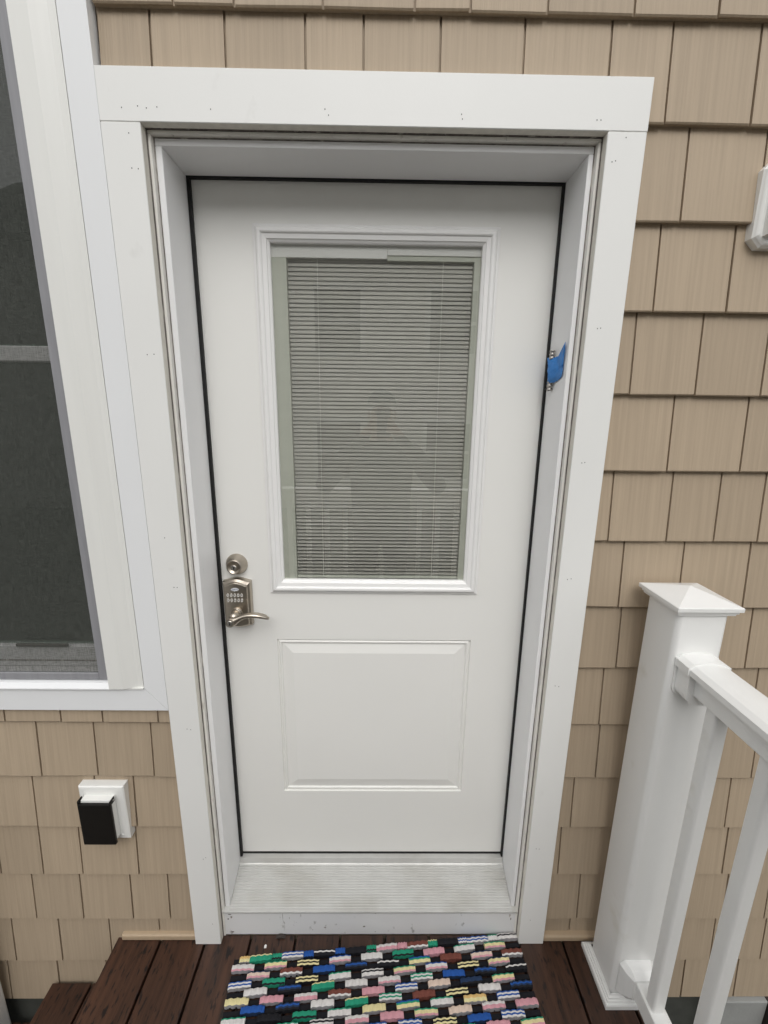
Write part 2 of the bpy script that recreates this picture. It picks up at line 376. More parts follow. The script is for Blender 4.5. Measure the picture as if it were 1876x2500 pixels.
for xa, xb in ((.0835, JL+.0002), (JR-.0002, 1.0165)):
    bm = bmesh.new(); prism(bm, [(.0205, .097), (.0195, .1025), (.0215, .1050), (.0335, .1085), (.0335, .097)], 'x', xa, xb); obj('threshold_horn', bm, m_alu, fr)
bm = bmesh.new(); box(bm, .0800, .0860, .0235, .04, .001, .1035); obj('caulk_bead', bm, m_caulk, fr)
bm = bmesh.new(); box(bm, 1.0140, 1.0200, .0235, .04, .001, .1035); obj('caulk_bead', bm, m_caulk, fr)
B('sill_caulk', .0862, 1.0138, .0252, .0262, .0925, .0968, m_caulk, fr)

def smudge(x, z, w_, h_):
    bm = bmesh.new(); rr = random.Random(int(x*1e4)); n_ = 9
    ring = [bm.verts.new((x+w_*math.cos(2*math.pi*i/n_)*rr.uniform(.6, 1.2), .0259, z+h_*math.sin(2*math.pi*i/n_)*rr.uniform(.6, 1.2))) for i in range(n_)]
    f = bm.faces.new(ring); f.normal_update()
    if f.normal.y > 0: f.normal_flip()
    obj('dirt_mark', bm, m_caulk, fr)
for a in ((.271, .078, .0007, .016), (.292, .070, .0006, .006), (.365, .020, .0018, .0016), (.405, .030, .004, .003), (.566, .012, .0016, .0016), (.566, .089, .0022, .003), (.372, .091, .0028, .0025), (.104, .085, .006, .0025), (.108, .074, .0035, .006), (.098, .066, .003, .004), (.108, .012, .0055, .004), (.995, .080, .003, .007), (.999, .066, .002, .006), (.53, .034, .005, .003)): smudge(*a)

# ------------------------------------------------------------------ entry door
dr = thing('entry_door', 'white half-glass entry door with enclosed mini blind and keypad lever lock', 'door', (.552, .18, .165))
YS = .160
bm = bmesh.new()
sx0, sx1, sz0, sz1 = .1045, .9985, .1695, 2.186
GO = (.2497, .8548, 1.1228, 2.0835); GI = (.2906, .8157, 1.1640, 2.0432)
PO = (.2614, .8457, .4200, .9720)
def rect(x0, x1, z0, z1, y=YS):
    bm.faces.new([bm.verts.new(c) for c in ((x0,y,z0),(x1,y,z0),(x1,y,z1),(x0,y,z1))])
gx0, gx1, gz0, gz1 = GO[0]+.02, GO[1]-.02, GO[2]+.02, GO[3]-.02
rect(sx0, gx0, gz0, gz1); rect(gx1, sx1, gz0, gz1); rect(sx0, sx1, gz1, sz1)
rect(sx0, sx1, PO[3], gz0); rect(sx0, PO[0], PO[2], PO[3]); rect(PO[1], sx1, PO[2], PO[3]); rect(sx0, sx1, sz0, PO[2])
# lower panel: groove, bead and raised field
rings(bm, PO, [(0, YS), (.0012, YS+.0048), (.0040, YS+.0052), (.0085, YS+.0018), (.0118, YS+.0022), (.0135, YS+.0066), (.0170, YS+.0070), (.0445, YS+.0010), (.0462, YS+.0006)])
bmesh.ops.remove_doubles(bm, verts=bm.verts, dist=1e-5)
# edges of the slab
for a in ((sx0, sx0, sz0, sz1), (sx1, sx1, sz0, sz1)):
    x = a[0]; bm.faces.new([bm.verts.new(c) for c in ((x, YS, sz0), (x, YS, sz1), (x, YS+.044, sz1), (x, YS+.044, sz0))])
for z in (sz0, sz1): bm.faces.new([bm.verts.new(c) for c in ((sx0, YS, z), (sx1, YS, z), (sx1, YS+.044, z), (sx0, YS+.044, z))])
bm.faces.new([bm.verts.new(c) for c in ((sx0, YS+.044, sz0), (sx1, YS+.044, sz0), (sx1, YS+.044, sz1), (sx0, YS+.044, sz1))])
slab = obj('slab', bm, m_door, dr)
B('door_sweep', sx0, sx1, .1602, .19, .1602, .1693, m_black, dr)
bm = bmesh.new()
rings(bm, GO, [(0, YS+.0003), (.0003, YS-.0035), (.0030, YS-.0045), (.0062, YS-.0045), (.0072, YS-.0065), (.0100, YS-.0115), (.0135, YS-.0140), (.0190, YS-.0140),
               (.0215, YS-.0125), (.0235, YS-.0092), (.0280, YS-.0085), (.0335, YS-.0078), (.0350, YS-.0050), (.0385, YS-.0030), (.0409, YS-.0008), (.0410, YS+.012)], fill=False)
obj('glazing_frame', bm, m_doorframe, dr)
B('glass_pane', GI[0]-.004, GI[1]+.004, .1665, .1672, GI[2]-.004, GI[3]+.004, m_glass, dr)
YB = .176
bl = B('blind', .292, .815, .1975, .2005, 1.166, 2.042, m_dark, dr)     # dark sheet painted in for the unlit inside; holds the slats
B('headrail', .288, .579, .1690, .1885, 2.0135, 2.046, m_doorframe, bl, .0006); B('headrail', .5795, .818, .1690, .1885, 2.0215, 2.046, m_doorframe, bl, .0006)
B('blind_shade', .5795, .818, .1715, .1885, 2.0105, 2.0213, m_spacer, bl)
B('side_spacer', .288, .3275, .1690, .1885, 1.162, 2.0133, m_spacer, bl, .0006); B('side_spacer', .7970, .818, .1690, .1885, 1.162, 2.0103, m_spacer, bl, .0006)
SLW, TILT_S, PS = .0138, math.radians(67), .01055
bm = bmesh.new()
half = SLW/2; N_ = 4; prev = None
for i in range(N_+1):
    u = -half+SLW*i/N_; bow = .0011*(1-(2*i/N_-1)**2)
    yy = YB+.006 + u*math.cos(TILT_S) - bow*math.sin(TILT_S); zz = u*math.sin(TILT_S) + bow*math.cos(TILT_S)
    cur = (bm.verts.new((.3277, yy, zz)), bm.verts.new((.7968, yy, zz)))
    if prev: bm.faces.new((prev[0], prev[1], cur[1], cur[0]))
    prev = cur
zs0 = 1.180
s0 = obj('slat', bm, m_slat, bl, smooth=True, origin=(.5622, YB+.006, 0)); s0.location.z = zs0 - WL[bl.name].z; WL[s0.name].z = zs0; s0.rotation_euler = (-.62, 0, 0)
k = 1
while zs0+PS*k < 2.018:
    c = dup(s0, (.5622+rs.uniform(-.0002, .0002), YB+.006+rs.uniform(-.0003, .0003), zs0+PS*k+rs.uniform(-.0002, .0002)), bl)
    c.rotation_euler = (rs.uniform(-.03, .03)-.62*max(0, 1-k/26)**1.3-.10*max(0, 1-k/70), 0, 0); k += 1   # the lowest slats hang a little open
B('bottom_bar', .3277, .7968, .172, .188, 1.1655, 1.1725, m_spacer, bl, .001)
for x in (.404, .7195): B('blind_cord', x-.0007, x+.0007, YB-.0042, YB-.0030, 1.17, 2.0134, m_cord, bl)

# deadbolt
DX, DZ = .1565, 1.2105
bm = bmesh.new(); lathe_y(bm, DX, DZ, [(.0312, .1598), (.0312, .1575), (.0300, .1550), (.0215, .1325), (.0200, .1305), (.0185, .1300), (.0178, .1315), (.0095, .1320), (.0088, .1335)], 48)
db = obj('deadbolt', bm, m_nickel, dr, smooth=True)
bm = bmesh.new(); lathe_y(bm, DX, DZ-.002, [(.0080, .1340), (.0080, .1300), (.0070, .1290)], 28); kc = obj('key_cylinder', bm, m_nickel2, db)
B('keyway', DX-.0009, DX+.0009, .1284, .1291, DZ-.0070, DZ+.0022, m_ink, db); B('keyway', DX+.0010, DX+.0030, .1284, .1291, DZ-.0022, DZ-.0006, m_ink, db)

# keypad lever lock
def plate_outline(x0, x1, zc0, zc1, rise, drop, n=14):
    pts = []
    for i in range(n+1):
        t = i/n; pts.append((x0+(x1-x0)*t, zc1 + rise*(math.sin(math.pi*t)**1.5)))
    for i in range(n+1):
        t = 1-i/n; pts.append((x0+(x1-x0)*t, zc0 - drop*(math.sin(math.pi*t)**1.2)))
    return pts
bm = bmesh.new(); last = None
for x0, x1, a, b, y in ((.1165, .1965, 1.0275, 1.1625, .1596), (.1165, .1965, 1.0275, 1.1625, .150), (.1185, .1945, 1.0285, 1.1610, .1420), (.1225, .1895, 1.0320, 1.1545, .1385), (.1240, .1875, 1.0335, 1.1525, .1350), (.1262, .1850, 1.0350, 1.1505, .1340)):
    ring = [bm.verts.new((p[0], y, p[1])) for p in plate_outline(x0, x1, a, b, .0090, .0070)]
    if last:
        m_ = len(ring)
        for i in range(m_): bm.faces.new((last[i], last[(i+1) % m_], ring[(i+1) % m_], ring[i]))
    last = ring
bm.faces.new(last); bmesh.ops.recalc_face_normals(bm, faces=bm.faces)
lk = obj('keypad_lock', bm, m_nickel, dr)
def text_mesh(s, size, x, z, y, m, par, name):
    c = bpy.data.curves.new(name, 'FONT'); c.body = s; c.size = size; c.align_x = 'CENTER'; c.align_y = 'CENTER'; c.resolution_u = 2
    t = bpy.data.objects.new(name, c); COL.objects.link(t)
    dg = bpy.context.evaluated_depsgraph_get(); me = bpy.data.meshes.new_from_object(t.evaluated_get(dg))
    bpy.data.objects.remove(t); bpy.data.curves.remove(c)
    me.transform(Matrix.Translation((0, 0, 0)) @ Matrix.Rotation(math.pi/2, 4, 'X'))
    me.materials.clear(); me.materials.append(m)
    o = bpy.data.objects.new(name, me); COL.objects.link(o); o.parent = par; o.location = Vector((x, y, z))-WL[par.name]; WL[o.name] = Vector((x, y, z)); return o
def ellipse(name, x, z, rx, rz, y0, y1, m, par, n=20):
    bm = bmesh.new(); prism(bm, [(x+rx*math.cos(2*math.pi*i/n), z+rz*math.sin(2*math.pi*i/n)) for i in range(n)], 'y', y1, y0); return obj(name, bm, m, par)
for r_, zb in ((0, 1.1250), (1, 1.1093)):
    for c_ in range(5):
        x = .1338+.0098*c_
        ellipse('key_button', x, zb, .0034, .0056, .1325, .1340, m_key, lk)
        text_mesh('1234567890'[r_*5+c_], .0072, x, zb, .1323, m_ink, lk, 'key_digit')
ellipse('logo_badge', .1545, 1.1425, .0112, .0047, .1328, .1340, m_logo, lk)
text_mesh('Kwikset', .0052, .1545, 1.1425, .1326, m_blueink, lk, 'logo_lettering')
bm = bmesh.new(); lathe_y(bm, .1562, 1.0702, [(.0170, .1340), (.0170, .1300), (.0160, .1285), (.0148, .1280), (.0138, .1295), (.0128, .1295), (.0122, .1200), (.0118, .0960)], 36)
obj('lever_rose', bm, m_nickel, lk, smooth=True)
bm = bmesh.new()
path = []
keys = [(.1440, .0895, 1.0640, .006, .004), (.1475, .0890, 1.0640, .0105, .0075), (.1535, .0890, 1.0642, .0122, .0085), (.1600, .0892, 1.0658, .0112, .0080), (.1680, .0900, 1.0700, .0082, .0070), (.1770, .0910, 1.0750, .0066, .0062), (.1880, .0920, 1.0795, .0060, .0062),
        (.2000, .0930, 1.0822, .0062, .0068), (.2130, .0940, 1.0830, .0064, .0078), (.2260, .0955, 1.0818, .0062, .0082), (.2380, .0970, 1.0788, .0056, .0078), (.2480, .0985, 1.0748, .0046, .0066), (.2550, .0995, 1.0708, .0030, .0046), (.2575, .1000, 1.0690, .0010, .0020)]
for i, (x, y, z, a, b) in enumerate(keys):
    p_, n_ = keys[max(0, i-1)], keys[min(len(keys)-1, i+1)]
    d = Vector((n_[0]-p_[0], 0, n_[2]-p_[2])).normalized(); nrm = Vector((-d.z, 0, d.x))
    path.append(((x, y, z), nrm*a*1.18, Vector((0, b*1.35, 0))))
sweep(bm, path, 18); obj('lever', bm, m_nickel, lk, smooth=True)
bm = bmesh.new(); lathe_y(bm, .1532, 1.0642, [(.0125, .090), (.0125, .0805), (.0115, .0790), (.0082, .0795)], 32); obj('lever_hub', bm, m_nickel, lk, smooth=False)
bm = bmesh.new(); lathe_y(bm, .1532, 1.0642, [(.0080, .0820), (.0080, .0785), (.0072, .0780)], 28); obj('key_cylinder', bm, m_nickel2, lk)
B('keyway', .1523, .1541, .0774, .0781, 1.0585, 1.0675, m_ink, lk); B('keyway', .1541, .1560, .0774, .0781, 1.0622, 1.0636, m_ink, lk)

# ------------------------------------------------------------------ blue-taped bracket on the jamb
tp = thing('taped_bracket', 'small metal bracket wrapped in blue tape on the jamb', 'bracket', (1.0, .095, 1.70))
bm = bmesh.new(); NY, NZ = 9, 10; g = []
rt = random.Random(3)
for i in range(NZ+1):
    v = i/NZ; row = []
    for j in range(NY+1):
        u = j/NY
        ya = .1405-.013*(1-v); yb_ = .0500+.034*max(0, v-.62)/.38 + .030*max(0, .18-v)/.18
        y = ya+(yb_-ya)*u; z = 1.716+.063*v + .004*u*(1-v)
        bulge = .0135*math.exp(-((u-.33)/.27)**2)*(.85+.15*math.sin(v*3.1))
        row.append(bm.verts.new((1.0-.0008-bulge-rt.uniform(0, .0032), y, z+rt.uniform(-.001, .001))))
    g.append(row)
for i in range(NZ):
    for j in range(NY): bm.faces.new((g[i][j], g[i][j+1], g[i+1][j+1], g[i+1][j]))
bmesh.ops.recalc_face_normals(bm, faces=bm.faces)
obj('tape_wrap', bm, m_tape, tp, smooth=True)
bm = bmesh.new(); P3 = [(.9962, .0870, 1.776), (.9950, .0600, 1.752), (.9968, .0505, 1.757), (.9962, .0470, 1.785), (.9950, .0450, 1.807)]
a = [bm.verts.new(p) for p in P3]; b = [bm.verts.new((p[0]+.0006, p[1]+.0003, p[2])) for p in P3]
bm.faces.new(a); bm.faces.new(b[::-1])
for i in range(5): bm.faces.new((a[i], b[i], b[(i+1) % 5], a[(i+1) % 5]))
bmesh.ops.recalc_face_normals(bm, faces=bm.faces); obj('tape_flap', bm, m_tape, tp)
def coil(y, z, r, L_, m, name):
    bm = bmesh.new()
    prof = [(-.5, .75), (-.48, 1), (-.3, 1), (-.26, .8), (-.1, .8), (-.06, 1), (.1, 1), (.14, .8), (.3, .8), (.34, 1), (.48, 1), (.5, .7)]
    sweep(bm, [((.992, y+.0, z+L_*t), (r*s, 0, 0), (0, r*s, 0)) for t, s in prof], 14); obj(name, bm, m, tp, smooth=True)
coil(.110, 1.711, .0068, .024, m_steel, 'bracket_barrel'); coil(.112, 1.786, .0064, .022, m_steel, 'bracket_barrel')
B('bracket_plate', .9978, .9996, .118, .136, 1.776, 1.790, m_rust, tp, .0006)
bm = bmesh.new(); lathe = [(.0, 0)]
sweep(bm, [((.9845, .112, 1.7035), (0, .0032, 0), (0, 0, .0032)), ((.9995, .112, 1.7035), (0, .0032, 0), (0, 0, .0032))], 12); obj('screw_head', bm, m_ink, tp)

# ------------------------------------------------------------------ window
wn = thing('window', 'white vinyl double-hung window with grey insect screen', 'window', (-.52, .03, .845))
WX0, WZ0, WZ1 = -1.06, .8470, 2.66
# flat flange trim, mitred: right upright, bottom, left, top
def mitre(name, poly, y0, y1, m, par=wn, bev=0):
    bm = bmesh.new(); prism(bm, poly, 'y', y0, y1); return obj(name, bm, m, par)
fi = -.0575
mitre('trim_board', [(fi, .9150), (-.0007, WZ0+.0004), (-.0007, WZ1), (fi, WZ1-.06)], .0012, .030, m_vinyl)
mitre('trim_board', [(WX0, WZ0), (-.0013, WZ0-.0002), (fi-.0005, .9142), (WX0+.056, .9142)], .0012, .030, m_vinyl)
mitre('trim_board', [(WX0, WZ0), (WX0+.056, .9145), (WX0+.056, WZ1-.06), (WX0, WZ1)], .0012, .030, m_vinyl)
mitre('trim_board', [(WX0+.056, WZ1-.06), (fi, WZ1-.06), (-.0022, WZ1), (WX0, WZ1)], .0012, .030, m_vinyl)
# right stile: stepped and chamfered extrusion
bm = bmesh.new(); prism(bm, [(-.0595, .030), (-.0595, .0020), (-.0745, .0010), (-.0800, -.0010), (-.0965, -.0060), (-.1060, -.0090), (-.1440, -.0100), (-.1452, -.0085), (-.1452, .030)], 'z', .9185, WZ1-.06); obj('stile', bm, m_vinylwarm, wn)
xl = WX0+.056
bm = bmesh.new(); prism(bm, [(xl+.0005, .030), (xl+.0005, .0015), (xl+.017, .0005), (xl+.039, -.0060), (xl+.0485, -.0090), (xl+.0865, -.0100), (xl+.0877, .030)], 'z', .9185, WZ1-.06); obj('stile', bm, m_vinylwarm, wn)
bm = bmesh.new(); prism(bm, [(-.006, .9145), (-.006, .9175), (.004, .9290), (.030, .9330), (.030, .9145)], 'x', xl+.088, -.1455); obj('sill_track', bm, m_vinyl, wn)
bm = bmesh.new(); box(bm, -.1440, -.0585, -.0040, .0295, .9147, .9182); obj('stile_foot', bm, m_vinylwarm, wn)
B('top_rail', xl+.088, -.1455, -.008, .030, WZ1-.13, WZ1-.061, m_vinylwarm, wn)
sx0w, sx1w, szb, szt = xl+.088, -.1455, .9335, WZ1-.131
sf = B('screen_frame', sx1w-.0345, sx1w-.0005, .010, .019, szb, szt, m_scrframe, wn, .001)
B('screen_frame', sx0w, sx0w+.026, .010, .019, szb, szt, m_scrframe, wn, .001)
B('screen_frame', sx0w+.026, sx1w-.0347, .010, .019, szb, szb+.020, m_scrframe, wn, .001); B('screen_frame', sx0w+.026, sx1w-.0347, .010, .019, szt-.02, szt, m_scrframe, wn, .001)
bm = bmesh.new(); v = [bm.verts.new(c) for c in ((sx0w+.02, .0145, szb+.015), (sx1w-.02, .0145, szb+.015), (sx1w-.02, .0145, szt-.01), (sx0w+.02, .0145, szt-.01))]; bm.faces.new(v); obj('insect_screen', bm, m_screen, wn)
# sashes behind the screen
for (z0, z1, ya) in ((.945, 1.785, .055), (1.745, szt, .030)):
    s = B('sash', sx0w, sx0w+.03, ya, ya+.03, z0, z1, m_sash, wn, .002)
    B('sash', sx1w-.026, sx1w+.01, ya, ya+.03, z0, z1, m_sash, wn, .002)
    B('sash', sx0w+.03, sx1w-.026, ya, ya+.03, z0, z0+(.062 if z0 < 1 else .034), m_sash, wn, .002)
    B('sash', sx0w+.03, sx1w-.026, ya, ya+.03, z1-.036, z1, m_sash, wn, .002)
    B('glass_pane', sx0w+.025, sx1w-.022, ya+.013, ya+.017, z0+.03, z1-.03, m_winglass, wn)
B('sash_groove', sx0w+.03, sx1w-.026, .0535, .0552, .962, .9655, m_caulk, wn)
B('sash_lift', -.42, -.28, .047, .055, 1.0075, 1.016, m_brownpost, wn, .002)
bm = bmesh.new()
for a in ((WX0+.03, -.06, .031, .12, .86, .944), (-.145, -.06, .031, .12, .944, 2.6), (WX0+.03, WX0+.12, .031, .12, .944, 2.6), (WX0+.03, -.06, .031, .12, 2.53, 2.6)): box(bm, *a)
obj('window_frame', bm, m_sash, wn)

# ------------------------------------------------------------------ outlet box on the lower siding
ob = thing('outlet_box', 'white mounting block with black flip cover on the lower shingles', 'outlet box', (-.218, .02, .42))
bm = bmesh.new(); rings(bm, (-.2815, -.1535, .4155, .5985), [(0, .025), (0, .003), (.003, 0), (.016, -.0010), (.0175, .0004)]); bmesh.ops.recalc_face_normals(bm, faces=bm.faces); obj('mounting_plate', bm, m_boxwhite, ob)
B('outlet_body', -.2640, -.1795, -.0200, .0003, .4345, .5720, m_boxwhite, ob, .0015, 2)
bm = bmesh.new(); box(bm, -.2680, -.1765, -.0295, -.0202, .4275, .5660, .0022, 2); cv = obj('flip_cover', bm, m_boxblack, ob)
B('hinge_ear', -.1790, -.1760, -.0285, -.0080, .5600, .5760, m_boxblack, ob, .0012); B('hinge_ear', -.2685, -.2655, -.0285, -.0080, .5600, .5760, m_boxblack, ob, .0012)
bm = bmesh.new(); sweep(bm, [((-.1762, -.0150, .5690), (0, .0022, 0), (0, 0, .0022)), ((-.1748, -.0150, .5690), (0, .0020, 0), (0, 0, .0020))], 12); obj('hinge_screw', bm, m_nickel2, ob)

# ------------------------------------------------------------------ mounting block at the right
lb = thing('fixture_block', 'white chamfered mounting block on the shingles right of the door', 'mounting block', (1.44, .02, 1.995))
def octo(x0, x1, z0, z1, c): return [(x0+c, z0), (x1-c, z0), (x1, z0+c), (x1, z1-c), (x1-c, z1), (x0+c, z1), (x0, z1-c), (x0, z0+c)]
bm = bmesh.new(); last = None
for d, y in ((0, .026), (0, .006), (.0025, .003), (.004, .0005), (.0070, -.0020), (.0095, -.0030)):
    ring = [bm.verts.new((p[0], y, p[1])) for p in octo(1.3560+d, 1.5260-d, 1.9950+d, 2.1610-d, .0185-.4*d)]
    if last:
        for i in range(8): bm.faces.new((last[i], last[(i+1) % 8], ring[(i+1) % 8], ring[i]))
    last = ring
bm.faces.new(last); bmesh.ops.recalc_face_normals(bm, faces=bm.faces); obj('block_plate', bm, m_boxwhite, lb)
bm = bmesh.new(); rings(bm, (1.3710, 1.5040, 2.0140, 2.1390), [(0, -.0031), (.001, -.016), (.003, -.018)]); bmesh.ops.recalc_face_normals(bm, faces=bm.faces); obj('block_boss', bm, m_boxwhite, lb)

# ------------------------------------------------------------------ railing
rl = thing('porch_railing', 'white vinyl railing with pyramid-capped post and square balusters', 'railing', (1.296, -.08, 0))
PX, PY, PH = 1.2965, -.0800, .0580
bm = bmesh.new(); box(bm, PX-PH, PX+PH, PY-PH, PY+PH, .001, 1.225)
es = [e for e in bm.edges if abs(e.verts[0].co.z-e.verts[1].co.z) > .5]; bmesh.ops.bevel(bm, geom=es, offset=.013, segments=9, affect='EDGES', profile=.5)
post = obj('post', bm, m_rail, rl, smooth=2)
def sqrings(bm, prof, cx=PX, cy=PY, apex=None):
    last = None
    for h_, z in prof:
        r = [bm.verts.new(c) for c in ((cx-h_, cy-h_, z), (cx+h_, cy-h_, z), (cx+h_, cy+h_, z), (cx-h_, cy+h_, z))]
        if last:
            for i in range(4): bm.faces.new((last[i], last[(i+1) % 4], r[(i+1) % 4], r[i]))
        last = r
    if apex:
        v = bm.verts.new((cx, cy, apex))
        for i in range(4): bm.faces.new((last[i], last[(i+1) % 4], v))
    bmesh.ops.recalc_face_normals(bm, faces=bm.faces)
bm = bmesh.new(); sqrings(bm, [(.0583, 1.2090), (.0645, 1.2095), (.0650, 1.2135), (.0680, 1.2150), (.0685, 1.2200), (.0735, 1.2215), (.0740, 1.2300), (.0728, 1.2315)], apex=1.2545); obj('post_cap', bm, m_rail, post)
bm = bmesh.new(); sqrings(bm, [(.0765, .0012), (.0765, .0150), (.0745, .0185), (.0715, .0190), (.0700, .0235), (.0670, .0245), (.0655, .0290), (.0615, .0310), (.0600, .0345), (.0583, .0350)]); obj('base_collar', bm, m_rail, post)
YF = PY-PH-.0004
def railprof(w2, ztop, arch, zlip, b2, zbot, n=8, rad=.003):
    pts = []
    for i in range(n+1):
        t = -1+2*i/n; pts.append((PX+w2*t, ztop-arch*t*t - (.004 if abs(t) > .99 else 0)))
    pts += [(PX+w2, zlip), (PX+b2, zlip-.001)]
    for k in range(7): a_ = k*math.pi/12; pts.append((PX+b2-rad+rad*math.cos(a_), zbot+rad*.8-rad*.8*math.sin(a_)))
    for k in range(7): a_ = math.pi/2-k*math.pi/12; pts.append((PX-b2+rad-rad*math.cos(a_), zbot+rad*.8-rad*.8*math.sin(a_)))
    pts += [(PX-b2, zlip-.001), (PX-w2, zlip)]
    return pts
bm = bmesh.new(); prism(bm, railprof(.0445, 1.1110, .009, 1.0850, .0265, 1.0330), 'y', -1.66, YF-.036); obj('top_rail', bm, m_rail, rl)
bm = bmesh.new(); prism(bm, railprof(.0475, 1.1150, .0095, 1.0840, .0420, 1.0080, rad=.030), 'y', YF-.042, YF); tb = obj('rail_bracket', bm, m_rail, rl)
bm = bmesh.new(); prism(bm, railprof(.0490, 1.1168, .0095, 1.0840, .0470, 1.0000, rad=.036), 'y', YF-.003, YF); obj('bracket_flange', bm, m_rail, tb)
bm = bmesh.new(); prism(bm, [(PX-.0225, .090), (PX+.0225, .090), (PX+.0225, .1430), (PX+.0205, .1450), (PX-.0205, .1450), (PX-.0225, .1430)], 'y', -1.66, YF-.030); obj('bottom_rail', bm, m_rail, rl)
bm = bmesh.new(); last = None
for (w2, z0, z1, c, y) in ((.0470, .045, .1640, .012, YF), (.0470, .045, .1640, .012, YF-.006), (.0400, .055, .1610, .012, YF-.022), (.0290, .083, .1525, .004, YF-.040), (.0235, .089, .1460, .002, YF-.0405)):
    ring = [bm.verts.new((p[0], y, p[1])) for p in octo(PX-w2, PX+w2, z0, z1, c)]
    if last:
        for i in range(8): bm.faces.new((last[i], last[(i+1) % 8], ring[(i+1) % 8], ring[i]))
    last = ring
bm.faces.new(last); bmesh.ops.recalc_face_normals(bm, faces=bm.faces); obj('rail_bracket', bm, m_rail, rl)
bm = bmesh.new(); box(bm, PX-.0165, PX+.0165, -.2385, -.2060, .1452, 1.0328)
es = [e for e in bm.edges if abs(e.verts[0].co.z-e.verts[1].co.z) > .5]; bmesh.ops.bevel(bm, geom=es, offset=.0070, segments=6, affect='EDGES', profile=.5)
b0 = obj('baluster', bm, m_rail, rl, smooth=2)
for k in range(1, 10): dup(b0, WL[b0.name]+Vector((0, -.1345*k, 0)), rl)

# railing along the far side of the landing (behind the camera, mirrored in the door glass)
br = thing('back_railing', 'white vinyl railing across the outer edge of the landing', 'railing', (.55, -1.69, 0))
def bprof(w2, z1, z0): return [(-1.69-w2, z0), (-1.69+w2, z0), (-1.69+w2, z1-.004), (-1.69, z1), (-1.69-w2, z1-.004)]
bm = bmesh.new(); prism(bm, bprof(.0445, 1.111, 1.085), 'x', -.16, 1.24); obj('top_rail', bm, m_rail, br)
bm = bmesh.new(); prism(bm, bprof(.026, 1.084, 1.033), 'x', -.16, 1.24); obj('rail_core', bm, m_rail, br)
bm = bmesh.new(); prism(bm, bprof(.0225, .145, .09), 'x', -.16, 1.24); obj('bottom_rail', bm, m_rail, br)
q0 = B('baluster', -.10, -.067, -1.7065, -1.6735, .1452, 1.0328, m_rail, br, .004, 2)
for k in range(1, 10): dup(q0, WL[q0.name]+Vector((.1345*k, 0, 0)), br)
for x_ in (-.22, 1.2965):
    bm = bmesh.new(); box(bm, x_-.058, x_+.058, -1.748, -1.632, .001, 1.225, .006, 2); p0 = obj('post', bm, m_rail, br)
    bm = bmesh.new(); sqrings(bm, [(.0583, 1.209), (.0645, 1.2095), (.0685, 1.2200), (.0740, 1.2215), (.0740, 1.2300)], x_, -1.69, apex=1.2545); obj('post_cap', bm, m_rail, p0)

# newel of the stair rail, lower left
nw = thing('newel_post', 'white square newel post beside the steps', 'post', (-.69, -.06, -.36))
bm = bmesh.new(); box(bm, -.747, -.632, -.115, -.003, -.359, .60)
es = [e for e in bm.edges if abs(e.verts[0].co.z-e.verts[1].co.z) > .5]; bmesh.ops.bevel(bm, geom=es, offset=.006, segments=3, affect='EDGES', profile=.5); np_ = obj('post', bm, m_rail, nw)
bm = bmesh.new(); sqrings(bm, [(.058, .601), (.064, .603), (.066, .612), (.072, .614), (.072, .622)], -.6895, -.059, apex=.645); obj('post_cap', bm, m_rail, np_)

# ------------------------------------------------------------------ low things beside the landing
ds = thing('downspout', 'white ribbed downspout elbow at the foot of the wall', 'downspout', (-.60, .0, -.5))
bm = bmesh.new()
prof = []
for i in range(13): prof.append((-.62+i*.0055, .0 if i % 2 else .004))
prism(bm, [(p[0], -.43+p[1]) for p in prof]+[(-.554, -.50), (-.62, -.50)], 'y', -.06, .03); obj('elbow', bm, m_downspout, ds)
pr = thing('concrete_pier', 'pale concrete pier at the foot of the shingle wall', 'pier', (1.78, .01, -.80))
B('pier_face', 1.690, 1.882, .0, .0335, -.80, -.262, m_conc, pr, .003)
bp = tag(B('brown_board', 1.884, 1.925, -.02, .03, -.80, -.264, m_brownpost), 'dark brown upright board beside the concrete pier', 'board')

# ------------------------------------------------------------------ woven door mat
mt = thing('door_mat', 'woven rag-rubber door mat of many coloured striped blocks', 'door mat', (.60, -.25, .0))
def mm(n, c): return mat('mat_'+n, c, .8, spec=.25, var=.13, vscale=(160, 60, 60), bump=.25, bscale=(300, 300, 300))
MC = {'w': mm('white', (.64, .615, .595)), 'b': mm('blue', (.018, .085, .33)), 'k': mm('black', (.010, .010, .013)), 'g': mm('green', (.02, .27, .16)), 'y': mm('cream', (.70, .62, .33)),
      'p': mm('pink', (.60, .30, .34)), 'r': mm('brown', (.17, .055, .040)), 'o': mm('orange', (.46, .105, .045)), 't': mm('tan', (.66, .52, .43)), 'n': mm('navy', (.016, .035, .085)), 's': mm('grey', (.33, .32, .33)), 'a': mm('amber', (.68, .46, .18))}
keys_ = list(MC)
